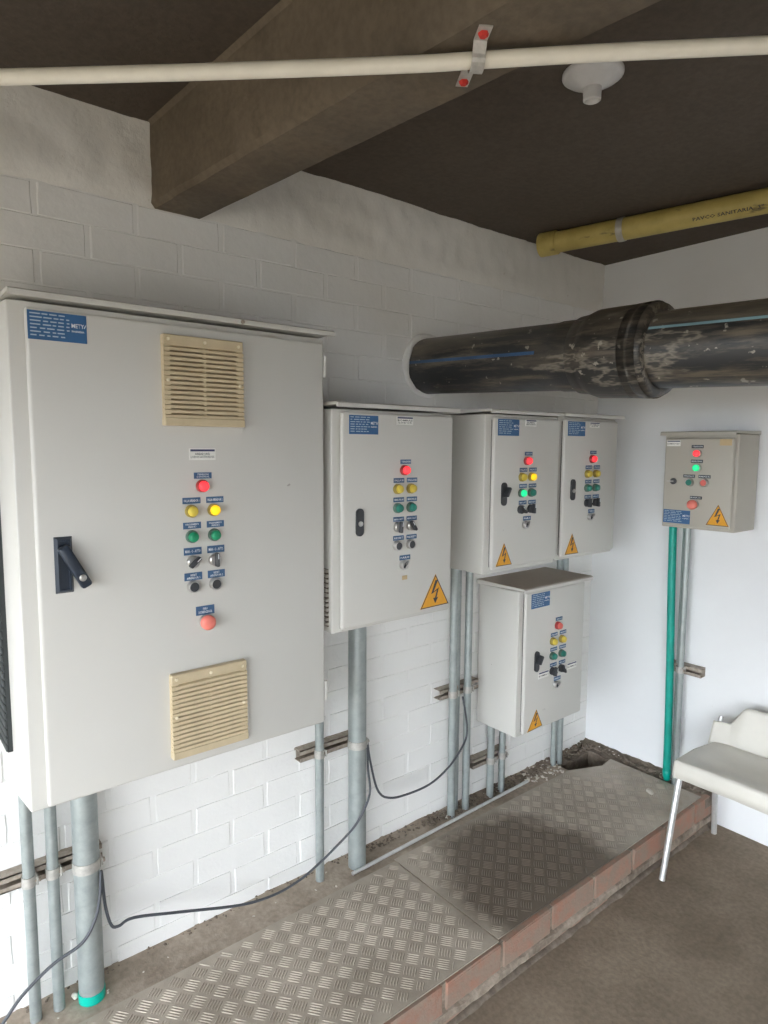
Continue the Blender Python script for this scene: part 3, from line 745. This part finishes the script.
# end wall: green hose, two thin conduits, short strut
strut(-.440, -.590, .668, 'short strut channel on the end wall beside the green hose', [(-.503, .014, None)], 'B')
g = empty('green_hose', (-.052, -.441, ZP))
bm = bmesh.new(); tube(bm, smooth_path([(0, -.024, 0), (0, -.021, .25), (.001, -.012, .6), (0, -.003, .9), (0, .004, 1.188)], 6), .0165, 16)
obj('hose', bm, 'green_hose', g, smooth=True); 
bm = LT((0, -.024, .0), (0, 0, 1), [(.010, -.004), (.018, .03), (.017, .05)], 16); obj('tapered_end', bm, 'green_hose', g, smooth=True)
tag(g, 'green plastic hose running down the end wall from the small box', 'hose')
for dy, r, lab in ((-.483, .010, 'thin galvanised conduit beside the green hose on the end wall'), (-.506, .0135, 'thicker of two grey conduits under the small box on the end wall')):
    t = empty('conduit', (SA-r if r > .012 else -.030, dy, ZP))
    obj('pipe', LT((0, 0, -.006), (0, 0, 1), [(r, 0), (r, 1.325-ZP+.006)], 18), 'galvanised', t, angle=radians(50)); tag(t, lab, 'conduit', 'galvanised conduits')

# ------------------------------------------------------------------ overhead pipes
AX0 = Vector((-1.150, .02, 1.9575)); AX1 = Vector((-1.110, -2.6, 1.852)); D = (AX1-AX0); LN = D.length; Dn = D.normalized()
def along(y): return AX0+D*((y-AX0.y)/D.y)
t = empty('black_pipe', AX0); t.rotation_euler = Dn.to_track_quat('Z', 'Y').to_euler()
h1 = (along(-.722)-AX0).length; h2 = (along(-.935)-AX0).length; R = .1035
obj('pipe', LT((0, 0, 0), (0, 0, 1), [(R, 0), (R, .3), (R, h1-.10), (R+.003, h1-.095), (R+.003, h1), (R, h1+.02), (R, LN)], 48), 'pe_black', t, angle=radians(40))
prof = [(R, h1-.035), (R+.010, h1-.028), (R+.012, h1), (R+.016, h1+.012), (R+.024, h1+.035), (R+.026, h1+.10), (R+.025, h1+.17), (R+.027, h1+.2), (R+.026, h2-.065), (R+.018, h2-.045), (R+.026, h2-.035), (R+.024, h2-.012), (R+.020, h2), (R, h2+.002)]
bm = LT((0, 0, 0), (0, 0, 1), prof, 48)
for v in bm.verts:
    n_ = noise.fractal(v.co*9, 1, 2, 3)*.0022; rr = Vector((v.co.x, v.co.y, 0)); v.co += rr.normalized()*n_
obj('coupling_sleeve', bm, 'rubber_black', t, smooth=True)['label'] = 'black rubber coupling sleeve'
# coloured stripe lines printed along the pipe (narrow raised ribbons)
M_ = t.rotation_euler.to_matrix().inverted()
def ribbon(name, wd, ha, hb, mat, nrm):
    bm = bmesh.new(); n = (M_ @ Vector(nrm)); ang = math.atan2(n.y, n.x); da = wd/R; q = []
    for h in (ha, hb):
        q.append([bm.verts.new(((R+e)*cos(ang+s*da), (R+e)*sin(ang+s*da), h)) for s, e in ((-.5, .0002), (-.5, .0012), (.5, .0012), (.5, .0002))])
    for k in range(4): bm.faces.new((q[0][k], q[0][(k+1) % 4], q[1][(k+1) % 4], q[1][k]))
    bm.faces.new(q[0]); bm.faces.new(q[1]); obj(name, bm, mat, t)
ribbon('blue_stripe', .010, .03, h1-.14, 'pipe_stripe', (-1, 0, .05)); ribbon('blue_stripe', .010, h1-.085, h1-.036, 'pipe_stripe', (-1, 0, -.12))
ribbon('pale_stripe', .007, h2+.005, LN, 'pipe_stripe_pale', (-1, 0, .50))
# ragged mortar ring where the pipe leaves the wall
bm = LT((0, 0, 0), (0, 0, 1), [(R+.020, .010), (R+.016, .030), (R+.004, .040), (R-.002, .03)], 40)
for v in bm.verts: v.co += Vector((v.co.x, v.co.y, 0)).normalized()*noise.noise(v.co*30)*.006+Vector((0, 0, noise.noise(v.co*22+Vector((3, 1, 0)))*.008))
obj('mortar_ring', bm, 'white_wall_paint', t, smooth=True)
tag(t, 'thick black plastic pipe with rubber sleeve coming out of the brick wall', 'pipe')

YA, YB = Vector((-.612, -.105, 2.482)), Vector((-.02, -2.7, 2.482)); D = YB-YA
t = empty('yellow_pipe', YA); t.rotation_euler = D.normalized().to_track_quat('Z', 'Y').to_euler(); r = .041
obj('pipe', LT((0, 0, 0), (0, 0, 1), [(r, 0), (r, D.length)], 28), 'pvc_yellow', t, angle=radians(50))
obj('end_socket', LT((0, 0, 0), (0, 0, 1), [(r+.006, .0), (r+.006, .07), (r, .074)], 28), 'pvc_yellow', t, angle=radians(50))
q = .31/ (D.normalized().y*-1)
obj('pipe_strap', LT((0, 0, q), (0, 0, 1), [(r+.003, 0), (r+.004, .012), (r+.003, .024)], 28), 'galvanised_fitting', t, angle=radians(50))
tm, tw_, th_ = text_mesh('PAVCO SANITARIA  3"', 'print_black')
lt = link('lettering', tm, None, t)
Mi = t.rotation_euler.to_matrix().inverted(); n = Vector((-.80, -.05, -.60)); n = (n-D.normalized()*n.dot(D.normalized())).normalized()
wx = D.normalized(); wz = (-n).cross(wx)*-1
rot = Matrix((wx, -n, wx.cross(-n))).transposed()       # local x along pipe, -y outward
lt.rotation_euler = (Mi @ rot).to_euler(); lt.location = Mi @ (D.normalized()*.70+n*(r+.0006)); lt.scale = (.22/tw_, 1, .013/th_)
tag(t, 'yellow plastic drain pipe strapped under the ceiling near the corner', 'pipe')

# white conduit slung diagonally under the beam, with strap
P = smooth_path([(-3.19, -.012, 2.288), (-2.95, -.226, 2.288), (-2.634, -.512, 2.288), (-2.372, -.749, 2.288), (-2.122, -.983, 2.288), (-2.029, -1.077, 2.288), (-1.894, -1.214, 2.288), (-1.708, -1.395, 2.288), (-1.2, -1.89, 2.288), (-.4, -2.67, 2.288)], 6)
P = [p for p in P if p.y < -.01]
t = empty('white_conduit', P[0])
obj('pipe', tube(bmesh.new(), [p-P[0] for p in P], .0128, 16), 'pvc_white', t, smooth=True)
tag(t, 'long white plastic conduit crossing diagonally under the concrete beam', 'pipe')
dr = Vector((.70, -.714, .0)).normalized(); cr = Vector((dr.y, -dr.x, 0))
t = empty('pipe_strap', (-2.033, -1.073, 2.305)); t.rotation_euler = (0, 0, math.atan2(cr.y, cr.x)+.22)
bm = bmesh.new(); pr = [(-.112, 0)]+[(-.026, 0)]+[(.019*cos(pi+pi*i/10), -.016+.019*sin(pi+pi*i/10)) for i in range(11)]+[(.026, 0), (.062, 0)]
top = [(a*1.0, b-.0) for a, b in pr]; wd = .011
A = [bm.verts.new((a, -wd, b-.001)) for a, b in pr]; Bv = [bm.verts.new((a, wd, b-.001)) for a, b in pr]
for i in range(len(pr)-1): bm.faces.new((A[i], A[i+1], Bv[i+1], Bv[i]))
so = obj('strap_band', bm, 'galvanised_fitting', t); md = so.modifiers.new('thickness', 'SOLIDIFY'); md.thickness = .0025
for sx in (-.094, .044): obj('red_bolt', LT((sx, 0, -.001), (0, 0, -1), [(.009, 0), (.008, .004), (.006, .006), (0, .006)], 6), 'red_bolt', t)
tag(t, 'metal strap with red bolts holding the white conduit to the beam', 'strap')
# ceiling lamp holder without a bulb
t = empty('lamp_holder', (-1.470, -.912, ZC))
obj('canopy', LT((0, 0, 0), (0, 0, -1), [(.070, 0), (.070, .006), (.062, .012), (.035, .026), (.024, .034)], 32), 'pvc_porcelain', t, angle=radians(60))
obj('socket', LT((0, 0, 0), (0, 0, -1), [(.022, .030), (.0205, .050), (.0205, .060), (.017, .062), (.016, .052), (0, .052)], 24), 'pvc_porcelain', t, angle=radians(50))
tag(t, 'white plastic ceiling lamp holder with no bulb', 'lamp holder')

# ------------------------------------------------------------------ cable, rod, pebble, rubble
pts = [(-3.1, -.135, .145), (-2.86, -.14, .16), (-2.70, -.13, .20), (-2.62, -.115, .262), (-2.545, -.110, .306), (-2.475, -.118, .335), (-2.440, -.118, .385), (-2.424, -.112, .440), (-2.416, -.100, .500), (-2.412, -.094, .480), (-2.406, -.092, .395), (-2.392, -.09, .330), (-2.372, -.09, .317), (-2.33, -.09, .322),
       (-2.20, -.09, .277), (-2.005, -.09, .208), (-1.88, -.09, .187), (-1.784, -.09, .196), (-1.703, -.092, .226), (-1.640, -.098, .262), (-1.575, -.113, .315), (-1.532, -.118, .370), (-1.503, -.112, .425), (-1.497, -.092, .500), (-1.492, -.082, .590), (-1.488, -.088, .540),
       (-1.465, -.09, .440), (-1.439, -.085, .385), (-1.40, -.08, .350), (-1.33, -.08, .330), (-1.188, -.085, .331), (-1.079, -.092, .379), (-1.000, -.094, .455), (-.982, -.088, .510), (-.990, -.083, .580), (-1.000, -.078, .640)]
tag(obj('cable', tube(bmesh.new(), smooth_path(pts, 6), .0042, 8), 'cable_black', smooth=True), 'thin black cable drooping between the conduit clamps', 'cable')
tag(obj('metal_rod', cyl(bmesh.new(), (-1.580, -.112, .1425), (-.575, -.086, .1425), .0065, 16), 'aluminium_tube', angle=radians(50)), 'straight silver rod lying on the ledge beside the tread plate', 'rod')
bm = bmesh.new(); bmesh.ops.create_icosphere(bm, subdivisions=2, radius=1)
for v in bm.verts: v.co = Vector((v.co.x*.026, v.co.y*.014, v.co.z*.005))*(1+.25*noise.noise(v.co*1.7))
o = obj('stone_chip', bm, 'pebble_white', smooth=True); o.location = (-.228, -.482, ZP+.0085); o.rotation_euler = (0, 0, .9)
tag(o, 'flat pale chip lying on the stained tread plate', 'chip')
bm = bmesh.new(); bmesh.ops.create_icosphere(bm, subdivisions=2, radius=.009)
for v in bm.verts: v.co *= 1+.5*noise.noise(v.co*90)
o = obj('stone_chip', bm, 'pebble_white'); o.location = (-2.485, -.055, ZP+.008)
tag(o, 'white plaster crumb on the ledge beside the thick green-footed conduit', 'chip')
def rubble(name, label, zones, mat, seed):
    rnd = random.Random(seed); bm = bmesh.new()
    for n_, x0, x1, y0, y1, s0, s1, z in zones:
        for i in range(n_):
            x, y = rnd.uniform(x0, x1), rnd.uniform(y0, y1); s = rnd.uniform(s0, s1)
            r = bmesh.ops.create_icosphere(bm, subdivisions=1, radius=s)
            rot = Matrix.Rotation(rnd.uniform(0, 6), 3, 'Z') @ Matrix.Rotation(rnd.uniform(-.5, .5), 3, 'X'); sc = Vector((rnd.uniform(.7, 1.5), rnd.uniform(.5, 1), rnd.uniform(.25, .6)))
            for v in r['verts']:
                c = Vector((v.co.x*sc.x, v.co.y*sc.y, v.co.z*sc.z))*(1+rnd.uniform(-.25, .25)); v.co = rot @ c+Vector((x, y, z+s*.2))
    o = obj(name, bm, mat); tag(o, label, 'rubble', kind='stuff'); return o
rubble('dirt_rubble', 'brown dirt crumbs heaped along the wall foot near the corner', [(260, -1.15, -.33, -.072, -.002, .003, .011, ZP), (120, -.5, -.02, -.07, -.002, .004, .016, ZP), (120, -.075, -.005, -.64, 0, .004, .013, ZP+.008), (90, -1.45, -1.1, -.05, -.002, .003, .008, ZP), (70, -2.6, -1.45, -.03, -.002, .002, .006, ZP+.004)], 'dirt', 3)
rubble('plaster_rubble', 'pale paint flakes scattered on the ledge below the lower cabinet', [(60, -.57, -.33, -.13, -.01, .003, .010, ZP), (16, -1.1, -.62, -.07, -.02, .002, .006, ZP), (6, -.07, -.01, -.6, -.02, .003, .006, ZP+.014), (14, -2.7, -1.6, -.13, -.02, .002, .004, ZP)], 'pebble_white', 5)

# ------------------------------------------------------------------ chair
t = empty('plastic_chair', (-.27, -.93, 0))
cx, cy = -.27, -.93
def grid_obj(name, fn, nu, nv, mat, th, par):
    bm = bmesh.new(); G = [[bm.verts.new(fn(i/nu, k/nv)) for k in range(nv+1)] for i in range(nu+1)]
    for i in range(nu):
        for k in range(nv): bm.faces.new((G[i][k], G[i+1][k], G[i+1][k+1], G[i][k+1]))
    o = obj(name, bm, mat, par, smooth=True)
    m = o.modifiers.new('shell', 'SOLIDIFY'); m.thickness = th; m.offset = -1
    return o
def seat(u, v):
    # u: left to right (towards -y), v: front to back; border folds down as a skirt
    su = (u-.5)*2; sv = (v-.5)*2
    e = .10
    def fold(s):
        a = abs(s)
        if a <= 1-e: return s/(1-e), 0
        return math.copysign(1, s), (a-(1-e))/e
    fu, du = fold(su); fv, dv = fold(sv)
    if sv > 0: dv = 0; fv = max(min(sv, 1), fv)
    dn = max(du, dv)
    hw = .232-.012*(fv > 0)*fv; hd = .158
    x = fv*hd-.035; y = -fu*hw
    bow = .018*(1-fu*fu)*(fv < 0)*(-fv)          # front edge bows forward
    x -= bow
    z = .452-.030*math.exp(-(fu/.62)**4)*math.exp(-((fv-.1)/.75)**4)-.010*max(0, fv)+.010*max(0, -fv)*(1-abs(fu))
    z -= .006*max(abs(fu), 0)**6
    drop = .068 if dv >= du else .060
    z -= dn**1.0*drop; x -= dn*.004*(dv >= du); y -= math.copysign(dn*.006*(du > dv), fu)
    return (x, y, z)
grid_obj('seat', seat, 60, 50, 'chair_plastic', .006, t)
def back(u, v):
    s = (u-.5)*2; a = abs(s)
    # outline: low shoulders at the ends, raised middle
    k = min(1, max(0, (.74-a)/.26)); k = k*k*(3-2*k)
    top = .512+.082*k+.006*(1-a)
    z = .415+(top-.415)*v
    y = -s*.240; x = .118+.045*v+.03*(1-s*s)-.012
    return (x, y, z)
grid_obj('backrest', back, 48, 14, 'chair_plastic', .010, t)
def leg(p0, p1):
    o = obj('leg', cyl(bmesh.new(), p0, p1, .0115, 16), 'aluminium_tube', t, angle=radians(50)); return o
leg((-.281, .213, .0), (-.178, .212, .412)); leg((-.281, -.213, .0), (-.178, -.212, .412))
leg((.190, .230, .0), (.130, .215, .425)); leg((.190, -.230, .0), (.130, -.215, .425))
for y in (.222, -.222):
    obj('back_post', cyl(bmesh.new(), (.130, y, .41), (.176, y, .530), .009, 12), 'aluminium_tube', t, angle=radians(50))
tag(t, 'white plastic chair with silver tube legs against the end wall', 'chair')
